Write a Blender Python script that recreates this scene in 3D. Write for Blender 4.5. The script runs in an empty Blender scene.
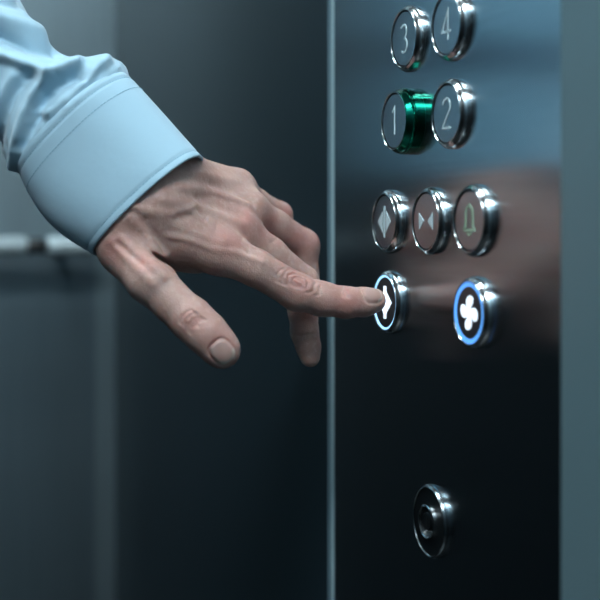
import bpy, bmesh, math, random
import numpy as np
from mathutils import Vector, Matrix

# ------------------------------------------------------------------ camera, light, exposure
FPX = 1300.0                       # focal length in pixels of the 600 px frame
YAW = math.radians(21.04)          # the wall with the panel runs away at this angle
CAM = Vector((-0.300, 0.0, 1.0))
HORIZON = 230.0
RIGHT = Vector((math.cos(YAW), -math.sin(YAW), 0))
FWD = Vector((math.sin(YAW), math.cos(YAW), 0))
UP = Vector((0, 0, 1))

scene = bpy.context.scene
col = scene.collection
cd = bpy.data.cameras.new('camera')
cam = bpy.data.objects.new('camera', cd)
col.objects.link(cam)
cam.location = CAM
cam.rotation_euler = (math.pi / 2, 0, -YAW)
cd.sensor_width = 36.0
cd.lens = FPX / 600 * 36
cd.shift_y = -(300 - HORIZON) / 600
cd.clip_start = 0.02
cd.dof.use_dof = True
cd.dof.focus_distance = 0.68
cd.dof.aperture_fstop = cd.lens / 1000 / 0.014
scene.camera = cam

w = bpy.data.worlds.new('world')
scene.world = w
w.use_nodes = True
w.node_tree.nodes['Background'].inputs[0].default_value = (0.02, 0.03, 0.035, 1)
w.node_tree.nodes['Background'].inputs[1].default_value = 1.0

scene.view_settings.view_transform = 'Standard'
scene.view_settings.look = 'None'
scene.view_settings.gamma = 1.0
scene.view_settings.use_curve_mapping = False
scene.view_settings.exposure = 0.0
LAMP_COLOR = (0.86, 0.97, 1.0)
# (x, y, size x, size y, strength, label) of the luminous ceiling panels
LAMPS = [(-0.46, 0.86, 0.20, 0.11, 85.0, 'small ceiling light of the lift car nearest the rear wall'),
         (-0.46, 0.58, 0.20, 0.11, 85.0, 'small ceiling light straight above the hand and the buttons'),
         (-0.62, -0.30, 0.8, 0.38, 32.0, 'large ceiling light over the front of the lift car')]
CEIL = 2.25

# ------------------------------------------------------------------ helpers
def cam2w(p):
    """camera frame (right, up, forward) in metres -> world"""
    return CAM + RIGHT * float(p[0]) + UP * float(p[1]) + FWD * float(p[2])

def P(px, py, z):
    """a point seen at (px, py) at forward distance z, in the camera frame"""
    return np.array([(px - 300) / FPX * z, (HORIZON - py) / FPX * z, z])

def on_plane(px, py, X):
    d = RIGHT * ((px - 300) / FPX) + UP * ((HORIZON - py) / FPX) + FWD
    t = (X - CAM.x) / d.x
    return CAM + d * t

def mesh_obj(name, verts, faces, mat=None, parent=None, smooth=False):
    me = bpy.data.meshes.new(name)
    me.from_pydata([tuple(v) for v in verts], [], [tuple(f) for f in faces])
    me.update()
    if mat: me.materials.append(mat)
    if smooth:
        me.polygons.foreach_set('use_smooth', [True] * len(me.polygons))
    o = bpy.data.objects.new(name, me)
    col.objects.link(o)
    if parent: o.parent = parent
    return o

def bm_obj(name, bm, mat=None, parent=None, smooth=False):
    me = bpy.data.meshes.new(name)
    bmesh.ops.recalc_face_normals(bm, faces=bm.faces)
    bm.to_mesh(me); bm.free()
    if mat: me.materials.append(mat)
    if smooth:
        me.polygons.foreach_set('use_smooth', [True] * len(me.polygons))
    o = bpy.data.objects.new(name, me)
    col.objects.link(o)
    if parent: o.parent = parent
    return o

def box(bm, x0, x1, y0, y1, z0, z1, bevel=0.0):
    r = bmesh.ops.create_cube(bm, size=1.0)
    vs = r['verts']
    for v in vs:
        v.co = Vector((x0 + (v.co.x + .5) * (x1 - x0), y0 + (v.co.y + .5) * (y1 - y0), z0 + (v.co.z + .5) * (z1 - z0)))
    if bevel > 0:
        es = list({e for v in vs for e in v.link_edges})
        bmesh.ops.bevel(bm, geom=es, offset=bevel, segments=2, affect='EDGES', profile=.5)

def empty(name, loc):
    o = bpy.data.objects.new(name, None)
    o.empty_display_size = 0.02
    col.objects.link(o)
    o.location = loc
    return o

def tag(o, label=None, cat=None, group=None, kind=None):
    if label: o['label'] = label
    if cat: o['category'] = cat
    if group: o['group'] = group
    if kind: o['kind'] = kind
    return o

# ------------------------------------------------------------------ materials
def principled(name, base, rough=.5, metal=0.0, **kw):
    m = bpy.data.materials.new(name)
    m.use_nodes = True
    b = m.node_tree.nodes['Principled BSDF']
    b.inputs['Base Color'].default_value = (*base, 1)
    b.inputs['Roughness'].default_value = rough
    b.inputs['Metallic'].default_value = metal
    for k, v in kw.items():
        b.inputs[k.replace('_', ' ')].default_value = v
    return m

def add_noise(m, scale_vec, amount, base, coord='Object', bump=0.0, detail=3.0, rough=None, bdist=0.0002):
    """stretched grain in colour and height, from object coordinates"""
    nt = m.node_tree; N = nt.nodes; L = nt.links
    b = N['Principled BSDF']
    tc = N.new('ShaderNodeTexCoord'); mp = N.new('ShaderNodeMapping')
    mp.inputs['Scale'].default_value = scale_vec
    L.new(tc.outputs[coord], mp.inputs['Vector'])
    nz = N.new('ShaderNodeTexNoise'); nz.inputs['Scale'].default_value = 1.0; nz.inputs['Detail'].default_value = detail
    L.new(mp.outputs[0], nz.inputs['Vector'])
    cr = N.new('ShaderNodeMapRange')
    cr.inputs['From Min'].default_value = .25; cr.inputs['From Max'].default_value = .75
    cr.inputs['To Min'].default_value = 1 - amount; cr.inputs['To Max'].default_value = 1 + amount
    L.new(nz.outputs['Fac'], cr.inputs['Value'])
    vm = N.new('ShaderNodeVectorMath'); vm.operation = 'SCALE'
    vm.inputs[0].default_value = base
    L.new(cr.outputs[0], vm.inputs['Scale'])
    L.new(vm.outputs[0], b.inputs['Base Color'])
    if rough:
        r = N.new('ShaderNodeMapRange')
        r.inputs['From Min'].default_value = .25; r.inputs['From Max'].default_value = .75
        r.inputs['To Min'].default_value = rough[0]; r.inputs['To Max'].default_value = rough[1]
        L.new(nz.outputs['Fac'], r.inputs['Value']); L.new(r.outputs[0], b.inputs['Roughness'])
    if bump > 0:
        bp = N.new('ShaderNodeBump'); bp.inputs['Strength'].default_value = bump; bp.inputs['Distance'].default_value = bdist
        L.new(nz.outputs['Fac'], bp.inputs['Height']); L.new(bp.outputs[0], b.inputs['Normal'])
    return m

def brushed(name, base, rough, aniso, tangent=(0, 0, 1), grain=(400, 400, 6), amount=.06):
    m = principled(name, base, rough, 1.0)
    add_noise(m, grain, amount, base)
    b = m.node_tree.nodes['Principled BSDF']
    b.inputs['Anisotropic'].default_value = aniso
    c = m.node_tree.nodes.new('ShaderNodeCombineXYZ')
    for i in range(3): c.inputs[i].default_value = tangent[i]
    m.node_tree.links.new(c.outputs[0], b.inputs['Tangent'])
    return m

def emissive(name, color, strength):
    m = principled(name, color, .4)
    b = m.node_tree.nodes['Principled BSDF']
    b.inputs['Emission Color'].default_value = (*color, 1)
    b.inputs['Emission Strength'].default_value = strength
    return m

M = {}
M['panel'] = brushed('panel_steel', (.36, .41, .44), .21, .8, tangent=(0, 1, 0), grain=(300, 12, 500))
M['side_wall'] = add_noise(principled('side_wall_coating', (.009, .018, .024), .34, 0, IOR=1.30), (500, 500, 500), .12, (.009, .018, .024))
M['rear_wall'] = brushed('rear_wall_steel', (.22, .29, .33), .40, .4)
M['rear_lit'] = brushed('rear_wall_steel_lit', (.33, .42, .46), .42, .4)  # rear wall steel made paler: light on its upper part put into the colour
M['reflected_band'] = principled('blue_reflected_band', (.05, .12, .19), .45)  # colour of an unseen stripe, added to darken a band of the panel's reflection
M['dark_reflected'] = principled('dark_reflected_wall', (.005, .009, .012), .45)  # invented for unseen walls, so that the panel reflects dark
M['pale_reflected'] = principled('pale_reflected_wall', (.34, .66, .86), .45)  # unseen wall colour, chosen and placed for the blue reflection in the panel
M['jamb'] = add_noise(principled('jamb_satin', (.10, .165, .19), .45, .0), (9, 9, 2), .03, (.10, .165, .19))
M['trim'] = principled('trim_aluminium', (.10, .17, .21), .45, .0)
M['trim_bright'] = principled('trim_polished', (.27, .38, .42), .40, .0)
M['chrome'] = principled('chrome', (.44, .48, .50), .19, 1.0)
M['chrome_dark'] = principled('chrome_dark', (.22, .26, .28), .2, 1.0)
M['green_chrome'] = principled('green_anodised', (.004, .13, .085), .14, 1.0)
M['face'] = brushed('button_face_steel', (.40, .44, .47), .30, .3, grain=(900, 900, 900), amount=.05)
M['symbol'] = principled('symbol_pale', (.50, .62, .66), .5)
M['symbol_green'] = principled('symbol_bell', (.30, .43, .31), .5)
M['lit_white'] = emissive('symbol_lit', (.80, .90, 1.0), 1.05)
M['lit_blue'] = emissive('ring_blue', (.10, .34, .82), 1.0)
M['lit_pale'] = emissive('ring_pale_blue', (.35, .68, 1.0), 1.5)
M['black'] = principled('black_gap', (.008, .010, .012), .35)
M['key_face'] = principled('key_switch_face', (.02, .026, .03), .30, .8)
M['floor'] = add_noise(principled('floor_stone', (.02, .023, .025), .35), (60, 60, 60), .3, (.02, .023, .025))
M['ceiling'] = principled('ceiling_paint', (.16, .19, .20), .6)
M['lamp_frame'] = principled('lamp_frame', (.5, .52, .54), .3, .8)

# ------------------------------------------------------------------ the lift car
PX0, PX1 = -1.15, 0.0          # left wall, panel wall
PY0, PY1 = -0.55, 1.306        # front, rear wall
Y_EDGE = 0.7235                # far end of the control panel
Y_NEAR = 0.4655                # near end of the control panel
PROUD = 0.0051
Y_FAR = 0.7325                 # far end of the flat strip beside the panel

def struct(name, bm, mat):
    o = bm_obj(name, bm, mat); o['kind'] = 'structure'; return o

bm = bmesh.new(); box(bm, PX0 - .03, .06, PY0 - .03, PY1 + .03, -.03, 0); struct('floor', bm, M['floor'])
bm = bmesh.new(); box(bm, PX0 - .03, .06, PY0 - .03, PY1 + .03, CEIL, CEIL + .03); struct('ceiling', bm, M['ceiling'])
bm = bmesh.new(); box(bm, 0, .06, Y_FAR, PY1, 0, CEIL); struct('wall_right', bm, M['side_wall'])
bm = bmesh.new(); box(bm, .0030, .06, Y_NEAR, Y_FAR, 0, CEIL); struct('wall_recess', bm, M['black'])
bm = bmesh.new(); box(bm, -PROUD, .06, PY0, Y_NEAR, 0, CEIL, .0008); struct('trim_2', bm, M['jamb'])
bm = bmesh.new()
box(bm, -.0004, .0029, Y_EDGE + .0032, Y_FAR - .0002, 0.0, CEIL, .0002)
struct('trim_1', bm, M['trim'])
bm = bmesh.new()
box(bm, -.0008, .0029, Y_EDGE, Y_EDGE + .0031, 0.0, CEIL, .0003)
struct('trim_3', bm, M['trim_bright'])
bm = bmesh.new(); box(bm, -.16, .06, PY1, PY1 + .03, 0, .985); struct('wall_rear', bm, M['rear_wall'])
bm = bmesh.new(); box(bm, -.128, .06, PY1, PY1 + .03, .985, CEIL); struct('wall_rear_top', bm, M['rear_lit'])  # brighter light above the rail put into paler steel
bm = bmesh.new(); box(bm, -.020, -.0002, PY1 - .0025, PY1 - .0003, 0, CEIL); struct('corner_light_streak', bm, M['rear_lit'])  # pale strip standing for the bright reflection beside the corner
bm = bmesh.new(); box(bm, PX0, -.162, PY1, PY1 + .03, 0, 1.0649); struct('wall_rear_lower', bm, M['dark_reflected'])  # unseen stretch, made dark for the lower panel's reflection
bm = bmesh.new(); box(bm, -.38, -.1285, PY1, PY1 + .03, 1.065, CEIL); struct('wall_rear_side', bm, M['dark_reflected'])  # unseen stretch, made dark to dim what panel and side wall reflect
bm = bmesh.new(); box(bm, PX0, -.38, PY1, PY1 + .03, 1.065, CEIL); struct('wall_rear_upper', bm, M['pale_reflected'])  # unseen stretch, made pale blue to brighten the panel's upper reflection
bm = bmesh.new(); box(bm, PX0, -.38, PY1 - .004, PY1 - .0005, 1.186, 1.222); struct('added_wall_band', bm, M['reflected_band'])  # added out of view, only to show as a dark band in the panel
bm = bmesh.new(); box(bm, PX0 - .03, PX0, PY0, PY1 + .03, 0, CEIL); struct('wall_left', bm, M['dark_reflected'])
bm = bmesh.new(); box(bm, PX0, .06, PY0 - .03, PY0, 0, CEIL); struct('wall_front', bm, M['rear_wall'])

# handrail on the rear wall
hr = empty('handrail', (-.3, PY1, .984))
tag(hr, 'blurred polished steel handrail on the rear wall, left of the shirt cuff', 'handrail')
def tube_x(name, x0, x1, y, z, r, mat, parent, seg=24, ends=True):
    bm = bmesh.new()
    n = 6
    vs = []
    prof = [(x0, r * .6), (x0 + r * .15, r * .9), (x0 + r * .4, r), (x1 - r * .4, r), (x1 - r * .15, r * .9), (x1, r * .6)]
    for (x, rr) in prof:
        vs.append([bm.verts.new((x, y + rr * math.cos(2 * math.pi * k / seg), z + rr * math.sin(2 * math.pi * k / seg))) for k in range(seg)])
    for a in range(len(vs) - 1):
        for k in range(seg):
            bm.faces.new((vs[a][k], vs[a][(k + 1) % seg], vs[a + 1][(k + 1) % seg], vs[a + 1][k]))
    bm.faces.new(vs[0]); bm.faces.new(vs[-1])
    o = bm_obj(name, bm, mat, None, True)
    o.parent = parent; o.matrix_parent_inverse = Matrix.Translation(-parent.location)
    return o
RAIL = principled('rail_steel', (.46, .56, .60), .55, .3)
tube_x('rail', -.185, -.096, PY1 - .045, .9845, .0095, RAIL, hr)
tube_x('rail', -.078, -.022, PY1 - .045, .9845, .0095, RAIL, hr)
tube_x('rail_joint', -.098, -.076, PY1 - .045, .9845, .0075, M['black'], hr)
for xb in (-.060, -.150):
    bm = bmesh.new(); box(bm, xb - .005, xb + .005, PY1 - .04, PY1 - .001, .9805, .9885, .001)
    o = bm_obj('bracket', bm, M['rear_wall']); o.parent = hr; o.matrix_parent_inverse = Matrix.Translation(-hr.location)

# ceiling lamps
for (lx, ly, sx, sy, power, lab) in LAMPS:
    t = empty('ceiling_light', (lx, ly, CEIL))
    tag(t, lab, 'light', 'ceiling lights of the lift car')
    bm = bmesh.new(); box(bm, -sx / 2 - .012, sx / 2 + .012, -sy / 2 - .012, sy / 2 + .012, -.008, -.0005, .001); bm_obj('frame', bm, M['lamp_frame'], t)
    bm = bmesh.new(); box(bm, -sx / 2, sx / 2, -sy / 2, sy / 2, -.0125, -.0085); bm_obj('diffuser', bm, emissive('lamp_diffuser', LAMP_COLOR, power), t)

# ------------------------------------------------------------------ control panel
bm = bmesh.new()
box(bm, 0.0, .0025, Y_NEAR + .0008, Y_EDGE - .0010, .62, 1.72, .0003)
cp = bm_obj('control_panel', bm, M['panel'])
tag(cp, 'tall brushed steel lift control panel carrying all the round buttons', 'control panel')

# --- round buttons.  Local frame: x = out of the panel (towards -X world), y' = to the right in the photo, z up
H = .0044
YC = [on_plane(p, 221, -H).y for p in (384.0, 425.5, 468.7)]
YH = [on_plane(403.5, 100, -H).y, on_plane(446.0, 100, -H).y]
def zrow(px, py): return on_plane(px, py, -H).z
Z_DOOR = zrow(384, 221.7)
Z_LIT = zrow(385.5, 302.5)
Z_1 = zrow(446, 113.6)
Z_3 = zrow(446, 25.0)
Z_KEY = zrow(426, 522)

SEG = 64
def lathe(name, prof, mat, parent, smooth=True, seg=SEG, sharp=30):
    """prof: (height out of the panel, radius).  Axis = -X world"""
    verts = []; faces = []
    for (h, r) in prof:
        for k in range(seg):
            a = 2 * math.pi * k / seg
            verts.append((-h, -r * math.cos(a), r * math.sin(a)))
    n = len(prof)
    for i in range(n - 1):
        for k in range(seg):
            faces.append((i * seg + k, i * seg + (k + 1) % seg, (i + 1) * seg + (k + 1) % seg, (i + 1) * seg + k))
    if prof[-1][1] > 1e-6 and name in ('button_face', 'lock_face', 'key_core', 'plug'):
        faces.append(tuple((n - 1) * seg + k for k in range(seg)))
    o = mesh_obj(name, verts, faces, mat, parent, smooth)
    bm = bmesh.new(); bm.from_mesh(o.data); bmesh.ops.recalc_face_normals(bm, faces=bm.faces)
    for e in bm.edges:
        if len(e.link_faces) == 2 and e.calc_face_angle() > math.radians(sharp): e.smooth = False
    bm.to_mesh(o.data); bm.free()
    return o

def flat(name, polys, h, mat, parent, thick=.00025):
    """polys: list of 2D polygons (right, up) in mm, extruded from the button face"""
    verts = []; faces = []
    for poly in polys:
        n = len(poly); b = len(verts)
        for (r, u) in poly: verts.append((-(h + thick), -r / 1000, u / 1000))
        for (r, u) in poly: verts.append((-(h - .0002), -r / 1000, u / 1000))
        faces.append(tuple(range(b, b + n)))
        for k in range(n):
            faces.append((b + k, b + (k + 1) % n, b + n + (k + 1) % n, b + n + k))
    o = mesh_obj(name, verts, faces, mat, parent)
    bm = bmesh.new(); bm.from_mesh(o.data); bmesh.ops.recalc_face_normals(bm, faces=bm.faces); bm.to_mesh(o.data); bm.free()
    return o

def stroke(points, wd):
    """a polyline as one mitred ribbon polygon (mm)"""
    p = [np.array(q, float) for q in points]
    L_, R_ = [], []
    for i in range(len(p)):
        a = p[max(i - 1, 0)]; b = p[min(i + 1, len(p) - 1)]
        if 0 < i < len(p) - 1:
            d1 = (p[i] - a) / np.linalg.norm(p[i] - a); d2 = (b - p[i]) / np.linalg.norm(b - p[i])
            n1 = np.array([-d1[1], d1[0]]); n2 = np.array([-d2[1], d2[0]])
            n = n1 + n2; n = n / max(np.linalg.norm(n), 1e-6)
            s = 1 / max(.5, float(n @ n1))
        else:
            d = (b - a) / np.linalg.norm(b - a); n = np.array([-d[1], d[0]]); s = 1
        L_.append(p[i] + n * s * wd / 2); R_.append(p[i] - n * s * wd / 2)
    return [[tuple(L_[i]), tuple(L_[i + 1]), tuple(R_[i + 1]), tuple(R_[i])] for i in range(len(p) - 1)]

def arc(cx, cy, rx, ry, a0, a1, n=14):
    return [(cx + rx * math.cos(math.radians(a0 + (a1 - a0) * i / n)), cy + ry * math.sin(math.radians(a0 + (a1 - a0) * i / n))) for i in range(n + 1)]

GL = {}
W_ = 1.15
GL['1'] = stroke([(-2.4, 4.6), (.5, 7.2), (.5, -7.2)], W_)
GL['2'] = stroke(arc(0, 3.4, 3.9, 3.9, 165, -20) + [(-4.2, -7.0), (4.4, -7.0)], W_)
GL['3'] = stroke([(-3.6, 6.0)] + arc(-.2, 3.6, 3.4, 3.5, 115, -80, 12), W_) + stroke(arc(-.2, -3.6, 4.0, 3.7, 85, -125, 14), W_)
GL['4'] = stroke([(1.6, -7.4), (1.6, 7.4), (-4.4, -3.2), (4.6, -3.2)], W_)
GL['open'] = [[(-2.5, 5.6), (-2.5, -5.6), (-8.2, 0)], [(2.5, 5.6), (8.2, 0), (2.5, -5.6)]] + [[(-1.0, 8.6), (1.0, 8.6), (1.0, -8.6), (-1.0, -8.6)]]
GL['close'] = [[(-7.6, 4.2), (-2.0, 0), (-7.6, -4.2)], [(7.6, 4.2), (7.6, -4.2), (2.0, 0)]]
GL['open_lit'] = [[(-1.2, 6.2), (-1.2, -6.2), (-8.2, 0)], [(1.2, 6.2), (8.4, 0), (1.2, -6.2)]] + [[(-1.6, 8.8), (1.6, 8.8), (1.6, -8.8), (-1.6, -8.8)]]
bell = [(-5.2, -4.6), (-3.6, -2.6), (-3.4, 2.0)] + arc(0, 3.2, 3.3, 3.6, 165, 15, 10) + [(3.4, 2.0), (3.6, -2.6), (5.2, -4.6), (-5.2, -4.6)]
GL['bell'] = stroke(bell, 1.4) + stroke(arc(0, -5.2, 1.7, 1.8, 190, 350, 8), 1.0) + stroke([(0, 6.8), (0, 8.2)], 1.2)

def fan_polys():
    out = []
    for k in range(4):
        a = math.radians(90 * k)
        pts = []
        for (x, y) in [(-1.2, 0.0), (-1.8, 1.8), (-2.6, 3.6), (-3.0, 5.4), (-2.4, 7.4), (-.8, 8.7), (1.2, 8.9), (3.0, 8.0), (3.7, 6.2), (3.2, 4.5), (2.0, 3.2), (1.3, 1.8), (1.2, .0)]:
            x, y = x * .95 + .10 * y - .3, y * .92
            pts.append((x * math.cos(a) - y * math.sin(a), x * math.sin(a) + y * math.cos(a)))
        out.append(pts)
    out.append([(2.0 * math.cos(2 * math.pi * i / 16), 2.0 * math.sin(2 * math.pi * i / 16)) for i in range(16)])
    return out
GL['fan'] = fan_polys()

def button(y, z, label, glyph, h=H, collar='chrome', sym='symbol', ring=None, ringw=1.0):
    t = empty('push_button', (-.00005, y, z))
    tag(t, label, 'button', 'round push buttons on the lift panel')
    R = .0174
    rf = .0146
    # outer collar with a polished chamfer, inner lip, and a ring groove around the face
    bez = [(0, R), (h * .35, R), (h * .52, R - .0002), (h * .70, R - .0006), (h * .86, R - .0012), (h * .96, R - .0018), (h + .0004, R - .0021), (h + .00045, R - .0024), (h + .0001, rf + .00015), (h - .0012, rf + .0001)]
    if h > .009:
        bez = [(0, R), (h * .52, R), (h * .56, R - .0004), (h * .60, R - .0004), (h * .8, R - .001), (h * .93, R - .0019), (h + .0004, R - .0021), (h + .00045, R - .0024), (h + .0001, rf + .00015), (h - .0012, rf + .0001)]
    lathe('bezel', bez[:7] if collar != 'chrome' else bez, M[collar], t)
    if collar != 'chrome':
        lathe('rim', bez[6:], M['chrome'], t)
    if ring:
        lathe('light_ring', [(h - .0011, rf), (h - .0001, rf), (h - .0001, rf - ringw / 1000), (h - .0011, rf - ringw / 1000)], M[ring], t)
        rf2 = rf - ringw / 1000 - .00001
    else:
        lathe('gap_ring', [(h - .0011, rf), (h - .0009, rf - .0008)], M['black'], t)
        rf2 = rf - .0007
    lathe('button_face', [(h - .0030, rf2), (h - .0005, rf2), (h - .0003, rf2 - .0002), (h - .0003, .0)], M['face'] if not ring else M['face_dark'], t, smooth=True)
    flat('symbol', GL[glyph], h - .0003, M[sym], t)
    return t

M['face_dark'] = principled('button_face_dark', (.055, .055, .065), .3, .5)
dz = Z_3 - Z_1
button(YH[0], Z_3, 'chrome push button marked 3 at the top left of the panel', '3')
button(YH[1], Z_3, 'chrome push button marked 4 at the top right, cut by the picture edge', '4')
button(YH[0], Z_1, 'push button marked 1 with a deep green metal collar', '1', h=.0100, collar='green_chrome')
button(YH[1], Z_1, 'chrome push button marked 2 right of the green-collared one', '2')
button(YC[0], Z_DOOR, 'unlit door-open push button with outward arrows above the pressed one', 'open')
button(YC[1], Z_DOOR, 'unlit door-close push button with two inward arrows, middle of its row', 'close')
button(YC[2], Z_DOOR, 'push button with a greenish bell outline, right end of the unlit row', 'bell', sym='symbol_green')
button(YC[0], Z_LIT, 'lit push button with white arrows touched by the index finger', 'open_lit', h=.0040, sym='lit_white', ring='lit_pale', ringw=.9)
button(YC[2], Z_LIT, 'lit push button with white fan symbol and blue ring', 'fan', sym='lit_white', ring='lit_blue', ringw=2.1)

# key switch
ks = empty('key_switch', (-.00005, YC[1], Z_KEY))
tag(ks, 'round dark key switch low on the lift panel', 'key switch')
hk = .0029
lathe('bezel', [(0, .0186), (hk * .35, .0186), (hk * .45, .0182), (hk * .65, .0182), (hk, .0176), (hk + .0002, .0172), (hk - .0004, .0168)], M['chrome_dark'], ks)
lathe('lock_face', [(hk - .002, .0168), (hk - .0006, .0168), (hk - .0006, .0)], M['key_face'], ks)
lathe('rim', [(hk - .0006, .0088), (hk + .0012, .0086), (hk + .0016, .0080), (hk + .0012, .0075), (hk - .0004, .0073)], M['chrome'], ks)
lathe('key_core', [(hk - .0005, .0048), (hk + .0006, .0047), (hk + .0009, .0042), (hk + .0009, 0)], M['key_face'], ks)
flat('keyhole', [[(-.5, 2.6), (.5, 2.6), (.5, -2.6), (-.5, -2.6)]], hk + .0009, M['black'], ks, .0001)

# ------------------------------------------------------------------ the hand, as a distance field in the camera frame
def capd(p, a, b, ra, rb):
    ab = b - a
    t = np.clip(((p - a) @ ab) / float(ab @ ab), 0, 1)
    d = np.linalg.norm(p - a - t[:, None] * ab, axis=1)
    return d - (ra + (rb - ra) * t)

def smin(a, b, k):
    h = np.clip(.5 + .5 * (b - a) / k, 0, 1)
    return b + (a - b) * h - k * h * (1 - h)

mm = .001
def chain(*pts):
    """pts: (px, py, z, radius in mm)"""
    return [(P(a[0], a[1], a[2]), a[3] * mm) for a in pts]

#HAND-BEGIN
INDEX = chain((216, 250, .670, 11.5), (256, 268, .672, 9.4), (297, 292, .679, 9.6), (322, 299, .683, 8.8), (346, 302.5, .686, 8.0), (364, 302, .6895, 7.4), (373.5, 300.5, .6915, 6.6))
MIDDLE = chain((236, 231, .687, 11.0), (270, 254, .697, 8.8), (302, 283, .708, 9.2), (303, 310, .708, 8.0), (304.5, 332, .706, 7.3), (308.5, 347, .705, 6.3), (310, 357, .704, 5.4))
RING = chain((247, 211, .703, 10.5), (275, 226, .718, 8.6), (302, 246, .733, 9.6), (304, 275, .735, 8.0), (305, 300, .732, 7.2), (307, 320, .730, 6.4))
PINKY = chain((236, 188, .712, 9.6), (256, 203, .728, 7.6), (279, 215, .742, 7.4), (283, 240, .745, 6.8), (284, 262, .743, 6.0))
THUMB = chain((128, 251, .660, 13.8), (151, 280, .645, 11.6), (172, 302, .643, 9.6), (191, 319, .641, 10.3), (206, 333, .640, 10.0), (219, 347, .640, 9.0), (223, 351, .640, 8.3))
PALM = [
    chain((126, 208, .664, 19), (216, 250, .670, 11.5)),
    chain((140, 200, .670, 18), (236, 231, .687, 11.0)),
    chain((155, 190, .676, 16), (247, 211, .703, 10.5)),
    chain((172, 178, .681, 14), (236, 188, .712, 9.6)),
    chain((150, 215, .690, 20), (215, 235, .700, 15)),      # palm side
    chain((130, 240, .664, 15), (196, 255, .686, 9)),       # web of the thumb
]
WRIST = [
    chain((30, 100, .700, 12), (84, 160, .690, 13), (121, 218, .665, 15.2)),
    chain((40, 80, .705, 12), (108, 130, .690, 12), (175, 176, .678, 14)),
    chain((35, 80, .705, 17), (97, 140, .684, 19), (150, 199, .665, 19.5)),
]
FINGERS = [INDEX, MIDDLE, RING, PINKY]

def chain_d(p, ch, k=.003):
    d = None
    for i in range(len(ch) - 1):
        c = capd(p, ch[i][0], ch[i + 1][0], ch[i][1], ch[i + 1][1])
        d = c if d is None else smin(d, c, k)
    return d

def base_d(p):
    palm = None
    for ch in PALM + WRIST:
        c = chain_d(p, ch, .006)
        palm = c if palm is None else smin(palm, c, .010)
    th = smin(palm, chain_d(p, THUMB, .004), .009)
    d = th
    for i, f in enumerate(FINGERS):
        fd = smin(palm, chain_d(p, f), .0065)
        d = smin(d, fd, .0012)
    return d

def surf(px, py, z0=.58, lift=0.0):
    """first hit of the hand along the sight line"""
    dr = P(px, py, 1.0); n = np.linalg.norm(dr); dr = dr / n
    t = z0 * n
    for _ in range(90):
        d = float(base_d((dr * t)[None, :])[0])
        if d < 2e-5: break
        t += d * .8
        if t > .9: return None
    return dr * t

def grad(q):
    e = 4e-4
    pts = np.array([q + v for s in (e, -e) for v in (np.eye(3) * s)])
    d = base_d(pts); g = d[:3] - d[3:]
    return g / np.linalg.norm(g)

DET = []      # (polyline, amplitude [+ groove, - ridge], width, local radius)
def det(pts, amp, wid):
    q = [surf(x, y) for (x, y) in pts]
    q = [v for v in q if v is not None]
    if len(q) > 1: DET.append((np.array(q), amp * mm, wid * mm))
# tendons and veins of the back of the hand
det([(150, 214), (185, 226), (224, 243)], -.9, 3.2)
det([(165, 200), (205, 208), (242, 224)], -1.0, 3.0)
det([(180, 186), (215, 192), (248, 204)], -1.0, 2.8)
det([(192, 172), (215, 176), (238, 181)], -.7, 2.8)
det([(176, 222), (206, 231), (226, 248)], .5, 3.0)
det([(196, 200), (222, 208), (240, 214)], .7, 2.6)
det([(210, 184), (232, 191), (252, 202)], .7, 2.4)
det([(226, 238), (250, 246)], -.4, 4.0)
det([(132, 206), (150, 211), (172, 213), (186, 209), (196, 204)], -.75, 1.8)
det([(186, 209), (200, 216), (212, 222)], -.5, 1.8)
det([(128, 212), (150, 219), (174, 221), (190, 216)], .35, 2.0)
det([(196, 208), (200, 214), (204, 219)], .8, 1.4)
det([(168, 236), (190, 240), (212, 249), (236, 252), (262, 262)], -.8, 1.7)
det([(208, 190), (222, 196), (236, 200)], -.7, 1.4)
det([(130, 218), (146, 232), (155, 248)], -.9, 2.6)
det([(142, 222), (156, 236), (164, 250)], .8, 2.2)
# tendons at the root of the thumb
det([(112, 242), (125, 256), (140, 272), (152, 284)], -.9, 2.4)
det([(122, 252), (134, 262), (146, 272)], -.5, 2.4)
det([(120, 238), (136, 252), (152, 262), (164, 276)], -.9, 2.2)
det([(118, 244), (134, 259), (150, 273)], .8, 1.8)
det([(152, 253), (163, 262), (173, 271)], 1.9, 1.5)
SLIT_A, SLIT_B = surf(157, 256), surf(176, 270)
# knuckle creases: index
rnd = random.Random(5)
def crease(cx, cy, rx, ry, rot, a0, a1, amp, wid, n=9):
    c, s = math.cos(math.radians(rot)), math.sin(math.radians(rot))
    pts = []
    for i in range(n):
        a = math.radians(a0 + (a1 - a0) * i / (n - 1)); x, y = rx * math.cos(a), ry * math.sin(a)
        j = rnd.uniform(.86, 1.14); x *= j; y *= rnd.uniform(.86, 1.14)
        pts.append((cx + x * c - y * s, cy + x * s + y * c))
    det(pts, amp, wid)
crease(299, 281, 5.5, 3.6, 25, 20, 290, 1.10, .6, 10)
crease(297, 281, 9.5, 6.5, 25, 75, 285, 1.01, .65, 10)
crease(300, 281, 10, 7, 25, -75, 75, 1.01, .65)
crease(295, 280, 13.5, 9.5, 25, 110, 250, 0.85, .7)
crease(302, 282, 14.5, 10, 25, -60, 55, 0.81, .7)
crease(291, 279, 14, 11, 25, 130, 225, 0.60, .7)
crease(307, 284, 15, 10, 25, -50, 40, 0.56, .7)
det([(294, 278), (300, 280), (304, 284)], 0.91, .6)
det([(292, 283), (297, 286), (303, 287)], 0.81, .6)
crease(346, 291, 4, 6, 10, 100, 260, 0.70, .7)
crease(350, 291, 4, 6, 10, 100, 260, 0.56, .7)
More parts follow.
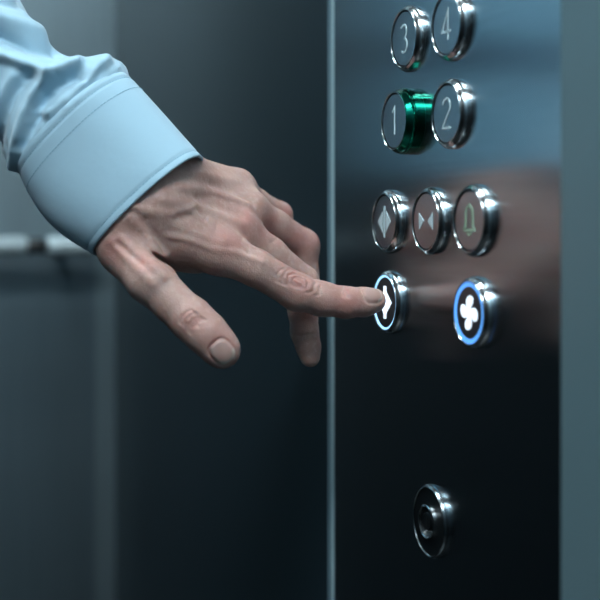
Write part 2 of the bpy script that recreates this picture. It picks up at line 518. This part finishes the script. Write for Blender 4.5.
# thumb joint: arched folds across the thumb
crease(196, 325, 5, 9, 45, 95, 265, 1.10, .65)
crease(199, 328, 6, 10, 45, 110, 255, 1.01, .65)
crease(191, 321, 5, 9.5, 45, 100, 260, 1.01, .65)
crease(188, 318, 5, 10, 45, 115, 245, 0.81, .7)
crease(188, 317, 6, 8, 45, -70, 70, 0.91, .65)
crease(194, 323, 3, 5, 45, -80, 90, 0.91, .6)
det([(190, 318), (195, 321), (198, 326)], 0.81, .6)
# small creases of the other fingers
for k in range(26):      # fine random lines over the back of the hand
    x = rnd.uniform(175, 262); y = 195 + (x - 175) * .55 + rnd.uniform(-14, 22); a_ = rnd.uniform(.9, 2.3); l_ = rnd.uniform(5, 11)
    det([(x, y), (x + l_ * .5 * math.cos(a_) + rnd.uniform(-1, 1), y + l_ * .5 * math.sin(a_)), (x + l_ * math.cos(a_), y + l_ * math.sin(a_))], rnd.uniform(.1, .25), rnd.uniform(.6, 1.0))
det([(316, 232), (320, 240), (321, 249)], .3, .8)
det([(270, 243), (276, 240)], .35, .9)
det([(290, 333), (300, 336), (312, 334)], .4, .9)
# knuckle bumps (red) -> colour attribute only
RED = [(surf(x, y), r * mm) for (x, y, r) in [(228, 240, 9), (247, 221, 9), (300, 240, 12), (318, 238, 7), (112, 248, 9), (298, 282, 9), (146, 262, 6), (193, 322, 8), (345, 306, 12), (270, 225, 9), (218, 345, 9), (286, 210, 6), (262, 232, 6)]]

def nail_frame(px, py, tip_from, tip_to):
    c = surf(px, py); n = grad(c)
    t = P(*tip_to) - P(*tip_from); t = t - n * (t @ n); t /= np.linalg.norm(t)
    s = np.cross(n, t)
    return c, t, s, n
NAILS = []
c, t, s, n = nail_frame(222.5, 352.5, (206, 333, .640), (220, 349, .640)); NAILS.append((c, t, s, n, 6.3 * mm, 5.6 * mm))
c, t, s, n = nail_frame(373, 292.5, (360, 301, .6885), (374, 300.5, .6935)); NAILS.append((c, t, s, n, 6.0 * mm, 5.2 * mm))

def polyd(p, q):
    d = None
    for i in range(len(q) - 1):
        ab = q[i + 1] - q[i]; L2 = max(float(ab @ ab), 1e-12)
        t = np.clip(((p - q[i]) @ ab) / L2, 0, 1)
        c = np.sum((p - q[i] - t[:, None] * ab) ** 2, axis=1)
        d = c if d is None else np.minimum(d, c)
    return d

def nail_fields(p):
    out = []
    for (c, t, s, n, l, wd) in NAILS:
        v = p - c
        x = (v @ t) / l; y = (v @ s) / wd; zz = (v @ n)
        r = (np.abs(x) ** 2.8 + np.abs(y) ** 2.8) ** (1 / 2.8)
        out.append((x, y, r, np.exp(-(zz / .006) ** 2)))
    return out

def full_d(p):
    d = base_d(p)
    for (q, amp, wid) in DET:
        lo = q.min(0) - 3 * wid; hi = q.max(0) + 3 * wid
        m = np.all((p > lo) & (p < hi), axis=1)
        if m.any():
            d[m] += amp * np.exp(-polyd(p[m], q) / wid ** 2)
    ax1 = SLIT_B - SLIT_A; L1 = np.linalg.norm(ax1); ax1 = ax1 / L1; cc = (SLIT_A + SLIT_B) / 2
    ax3 = cc / np.linalg.norm(cc); ax3 = ax3 - ax1 * (ax3 @ ax1); ax3 /= np.linalg.norm(ax3); ax2 = np.cross(ax1, ax3)
    v = p - cc
    q = np.sqrt(((v @ ax1) / (L1 * .62)) ** 2 + ((v @ ax2) / .0013) ** 2 + ((v @ ax3) / .0060) ** 2)
    cut = -(q - 1) * .0014
    near = q < 4
    d[near] = -smin(-d[near], -cut[near], .0022)
    for (x, y, r, g) in nail_fields(p):
        m = (r < 2) & (g > .02)
        if m.any():
            xx, rr, gg = x[m], r[m], g[m]
            groove = .00065 * np.exp(-((rr - 1.0) / .11) ** 2) * np.clip(1.15 - xx * .5, .3, 1.4)
            plate = -.00018 * (1 / (1 + np.exp((rr - .95) * 25)))
            d[m] += (groove + plate) * gg
    return d

def build_field(fn, lo, hi, h, cb=12):
    n = np.ceil((hi - lo) / h / cb).astype(int) * cb + 1
    V = np.full(tuple(n), 1.0, dtype=np.float32)
    ax = [lo[i] + h * np.arange(n[i]) for i in range(3)]
    nb = (n - 1) // cb
    ctr = [lo[i] + h * (np.arange(nb[i]) * cb + cb / 2) for i in range(3)]
    G = np.stack(np.meshgrid(*ctr, indexing='ij'), -1).reshape(-1, 3)
    D = base_d(G).reshape(tuple(nb))
    rad = h * cb * .5 * 1.7321 * 1.25 + .003
    for I in np.ndindex(*nb):
        d0 = D[I]
        sl = tuple(slice(I[k] * cb, I[k] * cb + cb + 1) for k in range(3))
        if abs(d0) > rad:
            V[sl] = 1.0 if d0 > 0 else -1.0
    todo = [I for I in np.ndindex(*nb) if abs(D[I]) <= rad]
    B = 60
    for b in range(0, len(todo), B):
        pts = []
        for I in todo[b:b + B]:
            sl = [ax[k][I[k] * cb: I[k] * cb + cb + 1] for k in range(3)]
            pts.append(np.stack(np.meshgrid(*sl, indexing='ij'), -1).reshape(-1, 3))
        vals = fn(np.concatenate(pts))
        m = (cb + 1) ** 3
        for j, I in enumerate(todo[b:b + B]):
            V[tuple(slice(I[k] * cb, I[k] * cb + cb + 1) for k in range(3))] = vals[j * m:(j + 1) * m].reshape((cb + 1,) * 3)
    return V

def surface_nets(V, lo, h):
    ins = V < 0
    c = np.zeros(tuple(s - 1 for s in V.shape), dtype=np.int8)
    for dx in (0, 1):
        for dy in (0, 1):
            for dz_ in (0, 1):
                c += ins[dx:dx + c.shape[0], dy:dy + c.shape[1], dz_:dz_ + c.shape[2]]
    act = np.argwhere((c > 0) & (c < 8))
    idx = np.full(c.shape, -1, dtype=np.int32)
    idx[tuple(act.T)] = np.arange(len(act))
    corners = [(a, b, d) for a in (0, 1) for b in (0, 1) for d in (0, 1)]
    acc = np.zeros((len(act), 3)); cnt = np.zeros(len(act))
    for a in corners:
        for k in range(3):
            if a[k] == 0:
                b = list(a); b[k] = 1
                va = V[tuple((act + a).T)]; vb = V[tuple((act + b).T)]
                m = (va < 0) != (vb < 0)
                t = np.where(m, va / np.where(m, va - vb, 1), 0)
                pt = np.array(a, float)[None] + np.zeros((len(act), 3)); pt[:, k] += t
                acc[m] += pt[m]; cnt[m] += 1
    verts = lo + h * (act + acc / cnt[:, None])
    faces = []
    for k in range(3):
        a = [slice(None)] * 3; b = [slice(None)] * 3
        a[k] = slice(0, -1); b[k] = slice(1, None)
        A = ins[tuple(a)]; Bm = ins[tuple(b)]
        e = np.argwhere(A != Bm)
        k1, k2 = (k + 1) % 3, (k + 2) % 3
        ok = (e[:, k1] > 0) & (e[:, k2] > 0) & (e[:, k1] < c.shape[k1]) & (e[:, k2] < c.shape[k2])
        e = e[ok]
        o1 = np.zeros(3, int); o1[k1] = 1; o2 = np.zeros(3, int); o2[k2] = 1
        q = np.stack([idx[tuple((e - o1 - o2).T)], idx[tuple((e - o2).T)], idx[tuple(e.T)], idx[tuple((e - o1).T)]], 1)
        flip = A[tuple(e.T)]
        q[~flip] = q[~flip][:, ::-1]
        faces.append(q[(q >= 0).all(1)])
    return verts, np.concatenate(faces)

lo = np.array([-.165, -.085, .590]); hi = np.array([.048, .105, .770])
GRID = .0005
V = build_field(full_d, lo, hi, GRID)
verts, faces = surface_nets(V, lo, GRID)
del V
#HAND-END
R3 = np.array([[RIGHT.x, RIGHT.y, RIGHT.z], [UP.x, UP.y, UP.z], [FWD.x, FWD.y, FWD.z]])
wv = verts @ R3 + np.array(CAM)
me = bpy.data.meshes.new('person')
me.vertices.add(len(wv)); me.vertices.foreach_set('co', wv.astype(np.float32).ravel())
me.loops.add(faces.size); me.loops.foreach_set('vertex_index', faces.astype(np.int32).ravel())
me.polygons.add(len(faces))
me.polygons.foreach_set('loop_start', np.arange(0, faces.size, 4, dtype=np.int32))
me.update(calc_edges=True); me.validate()
me.polygons.foreach_set('use_smooth', [True] * len(me.polygons))
nail = np.zeros(len(verts)); edge = np.zeros(len(verts)); red = np.zeros(len(verts))
for (x, y, r, g) in nail_fields(verts):
    nail = np.maximum(nail, (1 / (1 + np.exp((r - .93) * 30))) * (g > .3))
    edge = np.maximum(edge, np.exp(-((r - .88) / .10) ** 2) * (x > .35) * (g > .3))
for (q, r) in RED:
    red = np.maximum(red, np.exp(-np.sum((verts - q) ** 2, 1) / r ** 2))
for nm, arr in (('nail', nail), ('nail_edge', edge), ('red', red)):
    at = me.attributes.new(nm, 'FLOAT', 'POINT'); at.data.foreach_set('value', arr.astype(np.float32))

def skin_material():
    m = principled('skin', (.5, .36, .31), .48)
    nt = m.node_tree; N = nt.nodes; L = nt.links; b = N['Principled BSDF']
    b.inputs['Subsurface Weight'].default_value = .35
    b.inputs['Subsurface Radius'].default_value = (1.0, .35, .2)
    b.inputs['Subsurface Scale'].default_value = .004
    b.inputs['Specular IOR Level'].default_value = .34
    tc = N.new('ShaderNodeTexCoord')
    def noise(scale, detail=4):
        n = N.new('ShaderNodeTexNoise'); n.inputs['Scale'].default_value = scale; n.inputs['Detail'].default_value = detail
        L.new(tc.outputs['Object'], n.inputs['Vector']); return n
    def mix(fac, a, c, fo=None):
        x = N.new('ShaderNodeMix'); x.data_type = 'RGBA'
        if fo is not None: L.new(fo, x.inputs['Factor'])
        else: x.inputs['Factor'].default_value = fac
        for sock, v in (('A', a), ('B', c)):
            i = [s for s in x.inputs if s.name == sock and s.type == 'RGBA'][0]
            if isinstance(v, tuple): i.default_value = (*v, 1)
            else: L.new(v, i)
        return [o for o in x.outputs if o.type == 'RGBA'][0]
    def ramp(src, a, c):
        r = N.new('ShaderNodeMapRange'); r.inputs['From Min'].default_value = a; r.inputs['From Max'].default_value = c
        L.new(src, r.inputs['Value']); return r.outputs[0]
    n1 = noise(55); n2 = noise(420, 6)
    basec = mix(0, SKIN_A, SKIN_B, ramp(n1.outputs['Fac'], .35, .65))
    basec = mix(0, basec, SKIN_C, ramp(n2.outputs['Fac'], .5, .9))
    ar = N.new('ShaderNodeAttribute'); ar.attribute_name = 'red'
    mr = N.new('ShaderNodeMath'); mr.operation = 'MULTIPLY'; mr.inputs[1].default_value = .6; L.new(ar.outputs['Fac'], mr.inputs[0])
    basec = mix(0, basec, SKIN_RED, mr.outputs[0])
    an = N.new('ShaderNodeAttribute'); an.attribute_name = 'nail'
    basec = mix(0, basec, NAIL, an.outputs['Fac'])
    ae = N.new('ShaderNodeAttribute'); ae.attribute_name = 'nail_edge'
    basec = mix(0, basec, (.62, .52, .47), ae.outputs['Fac'])
    L.new(basec, b.inputs['Base Color'])
    rr = N.new('ShaderNodeMapRange'); rr.inputs['To Min'].default_value = .48; rr.inputs['To Max'].default_value = .28
    L.new(an.outputs['Fac'], rr.inputs['Value']); L.new(rr.outputs[0], b.inputs['Roughness'])
    vo = N.new('ShaderNodeTexVoronoi'); vo.inputs['Scale'].default_value = 900; vo.feature = 'DISTANCE_TO_EDGE'
    L.new(tc.outputs['Object'], vo.inputs['Vector'])
    ad = N.new('ShaderNodeMath'); ad.operation = 'ADD'
    L.new(vo.outputs['Distance'], ad.inputs[0]); L.new(n2.outputs['Fac'], ad.inputs[1])
    inv = N.new('ShaderNodeMath'); inv.operation = 'SUBTRACT'; inv.inputs[0].default_value = .35; L.new(an.outputs['Fac'], inv.inputs[1]); inv.use_clamp = True
    bp = N.new('ShaderNodeBump'); bp.inputs['Distance'].default_value = .0006
    L.new(inv.outputs[0], bp.inputs['Strength']); L.new(ad.outputs[0], bp.inputs['Height']); L.new(bp.outputs[0], b.inputs['Normal'])
    return m
SKIN_A = (.51, .335, .295); SKIN_B = (.41, .245, .215); SKIN_C = (.57, .41, .365); SKIN_RED = (.44, .19, .17); NAIL = (.47, .305, .27)
me.materials.append(skin_material())
person = bpy.data.objects.new('person', me)
col.objects.link(person)
tag(person, 'hand of a person in a pale blue shirt, index finger pressing the lit button', 'person')

# ------------------------------------------------------------------ shirt sleeve and cuff (children of the person)
A = np.array([-.672, .725, .13]); A /= np.linalg.norm(A)       # from the hand to the elbow
E2 = np.array([0, 0, 1.0]); E2 = E2 - A * (E2 @ A); E2 /= np.linalg.norm(E2)   # away from the viewer
E1 = np.cross(E2, A); E1 /= np.linalg.norm(E1)
if E1[0] < 0: E1 = -E1                                           # towards upper right
C0 = P(148.5, 206, .668)

def fabric_material():
    base = (.35, .53, .65)
    m = principled('shirt_cotton', base, .85)
    b = m.node_tree.nodes['Principled BSDF']
    b.inputs['Sheen Weight'].default_value = .25
    b.inputs['Specular IOR Level'].default_value = .2
    nt = m.node_tree; N = nt.nodes; L = nt.links
    tc = N.new('ShaderNodeTexCoord')
    hs = []
    for i, sc in enumerate(((1, 1, 0), (1, -1, .3))):
        wv_ = N.new('ShaderNodeTexWave'); wv_.inputs['Scale'].default_value = 620; wv_.inputs['Distortion'].default_value = 1.2; wv_.bands_direction = 'Z' if i else 'X'
        L.new(tc.outputs['Object'], wv_.inputs['Vector']); hs.append(wv_)
    ad = N.new('ShaderNodeMath'); ad.operation = 'ADD'; L.new(hs[0].outputs['Fac'], ad.inputs[0]); L.new(hs[1].outputs['Fac'], ad.inputs[1])
    bp = N.new('ShaderNodeBump'); bp.inputs['Strength'].default_value = .12; bp.inputs['Distance'].default_value = .0002
    L.new(ad.outputs[0], bp.inputs['Height'])
    nz = N.new('ShaderNodeTexNoise'); nz.inputs['Scale'].default_value = 90; nz.inputs['Detail'].default_value = 4
    L.new(tc.outputs['Object'], nz.inputs['Vector'])
    bp2 = N.new('ShaderNodeBump'); bp2.inputs['Strength'].default_value = .25; bp2.inputs['Distance'].default_value = .0015
    L.new(nz.outputs['Fac'], bp2.inputs['Height']); L.new(bp.outputs[0], bp2.inputs['Normal'])
    L.new(bp2.outputs[0], b.inputs['Normal'])
    return m
M['shirt'] = fabric_material()
M['thread'] = principled('shirt_thread', (.24, .42, .54), .8)

def ring_pt(Cc, a, b, th, ex=2.3):
    """th=0 -> upper right edge, 90 -> far side, 270 -> towards the viewer"""
    c, s = math.cos(th), math.sin(th)
    r = (abs(c) ** ex + abs(s) ** ex) ** (-1 / ex)
    return Cc + E1 * (a * r * c) + E2 * (b * r * s)

def topx(p):
    return 300 + p[0] / p[2] * FPX, HORIZON - p[1] / p[2] * FPX

def grid_mesh(name, rows, mat, parent, thick, closed=True):
    nr = len(rows); nc = len(rows[0])
    verts = [cam2w(p) for r in rows for p in r]
    faces = []
    for i in range(nr - 1):
        for k in range(nc):
            faces.append((i * nc + k, i * nc + (k + 1) % nc, (i + 1) * nc + (k + 1) % nc, (i + 1) * nc + k))
    o = mesh_obj(name, verts, faces, mat, parent, True)
    bm = bmesh.new(); bm.from_mesh(o.data); bmesh.ops.recalc_face_normals(bm, faces=bm.faces); bm.to_mesh(o.data); bm.free()
    md = o.modifiers.new('thickness', 'SOLIDIFY'); md.thickness = thick; md.offset = -1
    return o

# cuff
NC = 220
CL = .0595
rows = []
def cuff_pt(u, th):
    """u: 0 at the hand, 1 at the seam"""
    a = .0375 + .0006 * u + (.0058 * math.sin(3.1 * u) if math.cos(th) < 0 else -.0004 * math.sin(3.1 * u)) * math.cos(th) ** 2; b = .0275 + .002 * u
    d = .0
    for e in (.062, .93):
        d -= .0005 * math.exp(-((u - e) / .012) ** 2)
    d += .0007 * math.sin(2.0 * th + 4 * u) * u + .0005 * math.sin(5 * th + 1.7) * u
    if u > .97: d -= (u - .97) / .03 * .0006
    return ring_pt(C0 + A * (u * CL), a + d, b + d, th)
for i in range(71):
    u = i / 70
    rows.append([cuff_pt(u, 2 * math.pi * k / NC) for k in range(NC)])
cuff = grid_mesh('cuff', rows, M['shirt'], None, .0014)

# sleeve with its folds
def sleeve_centre(s):
    return C0 + A * (CL - .003 + s)
TOP_S = [-.01, 0, .005, .010, .017, .0205, .024, .030, .044, .066, .10, .23]
TOP_O = [0, -.0005, .0008, .0012, -.0022, -.0075, -.0150, -.0170, -.0180, -.0150, -.012, .0]
FOLDS = [  # polyline in photo pixels, height mm (+ out), width px
    ([(75, 62), (47, 74), (28, 66), (0, 54), (-30, 45)], 3.2, 7),
    ([(80, 74), (62, 82), (46, 96), (34, 116)], -4.0, 8),
    ([(46, 76), (34, 94), (24, 116), (18, 140), (13, 172)], 3.2, 6),
    ([(104, 60), (88, 82), (70, 100), (52, 112), (34, 116)], 2.4, 8),
    ([(46, 34), (26, 27), (0, 18), (-20, 10)], 2.6, 8),
    ([(60, 52), (30, 48), (0, 36), (-20, 30)], -3.2, 7),
    ([(30, 74), (14, 92), (2, 116), (-6, 150)], -2.8, 7),
    ([(38, 118), (30, 130), (24, 146)], -2.6, 5),
    ([(20, 5), (5, 2), (-15, -5)], -2.0, 6),
    ([(12, 76), (0, 100), (-12, 130)], 1.8, 7),
    ([(100, 74), (84, 92)], -1.6, 5), ([(118, 68), (104, 80)], 1.0, 4),
]
def fold_d(px, py):
    d = 0
    for (pl, hgt, wd) in FOLDS:
        best = 1e9
        for i in range(len(pl) - 1):
            ax_, ay = pl[i]; bx, by = pl[i + 1]
            vx, vy = bx - ax_, by - ay
            t = max(0, min(1, ((px - ax_) * vx + (py - ay) * vy) / (vx * vx + vy * vy)))
            best = min(best, (px - ax_ - t * vx) ** 2 + (py - ay - t * vy) ** 2)
        d += 1.5 * hgt * mm * math.exp(-best / (wd * .85) ** 2)
    return d
rows = []
NS = 110
for i in range(NS + 1):
    s = .23 * (i / NS) ** 1.25
    row = []
    for k in range(NC):
        th = 2 * math.pi * k / NC
        off = float(np.interp(s, TOP_S, TOP_O)) if math.cos(th) > 0 else 0.0
        a = .0383 + off + .0015 * math.exp(-((s - .008) / .008) ** 2) * (math.cos(th) < 0) + .02 * max(0, s - .12)
        b = .0290 + .002 * min(1, s / .03) - .004 * min(1, max(0, s - .015) / .03) + .02 * max(0, s - .08)
        e0 = min(1, s / .008)
        puff = 0.0
        Cc = sleeve_centre(s)
        q = ring_pt(Cc, a + puff - .0012, b + puff * .5 - .0012, th)
        x, y = topx(q)
        front = max(0, min(1, (-math.sin(th) + .25) / .6)); front = front * front * (3 - 2 * front)
        back = .0025 * math.sin(70 * s + 3 * th) * (1 - front)
        gather = .0007 * math.sin(26 * th) * math.exp(-s / .010)
        nrm = (q - Cc) / np.linalg.norm(q - Cc)
        row.append(q + nrm * ((fold_d(x, y) * front + back) * e0 + gather * e0))
    rows.append(row)
sleeve = grid_mesh('shirt_sleeve', rows, M['shirt'], None, .0009)
ss = sleeve.modifiers.new('sub', 'SUBSURF'); ss.levels = 1; ss.render_levels = 1

# stitching of the cuff: short raised threads
def stitches(u, step=.0021, ln=.0014):
    vs, fs = [], []
    th = 0.0
    while th < 2 * math.pi:
        p0 = cuff_pt(u, th); d0 = cuff_pt(u, th + .01); sp = np.linalg.norm(d0 - p0) / .01
        p1 = cuff_pt(u, th + ln / sp)
        Cc = C0 + A * (u * CL)
        for (p, nn) in ((p0, 0), (p1, 1)):
            n_ = (p - Cc) / np.linalg.norm(p - Cc)
            r = .00022
            for (da, dn) in ((-1, 0), (0, 1), (1, 0), (0, -1)):
                vs.append(cam2w(p + A * da * r + n_ * (dn * r + .0001)))
        b = len(vs) - 8
        for k in range(4): fs.append((b + k, b + (k + 1) % 4, b + 4 + (k + 1) % 4, b + 4 + k))
        fs += [(b, b + 1, b + 2, b + 3), (b + 7, b + 6, b + 5, b + 4)]
        th += step / sp
    return vs, fs
for u in (.062, .93, .80):
    vs, fs = stitches(u)
    st = mesh_obj('stitching', vs, fs, M['thread'])
    st.parent = cuff
sleeve.parent = person
cuff.parent = person
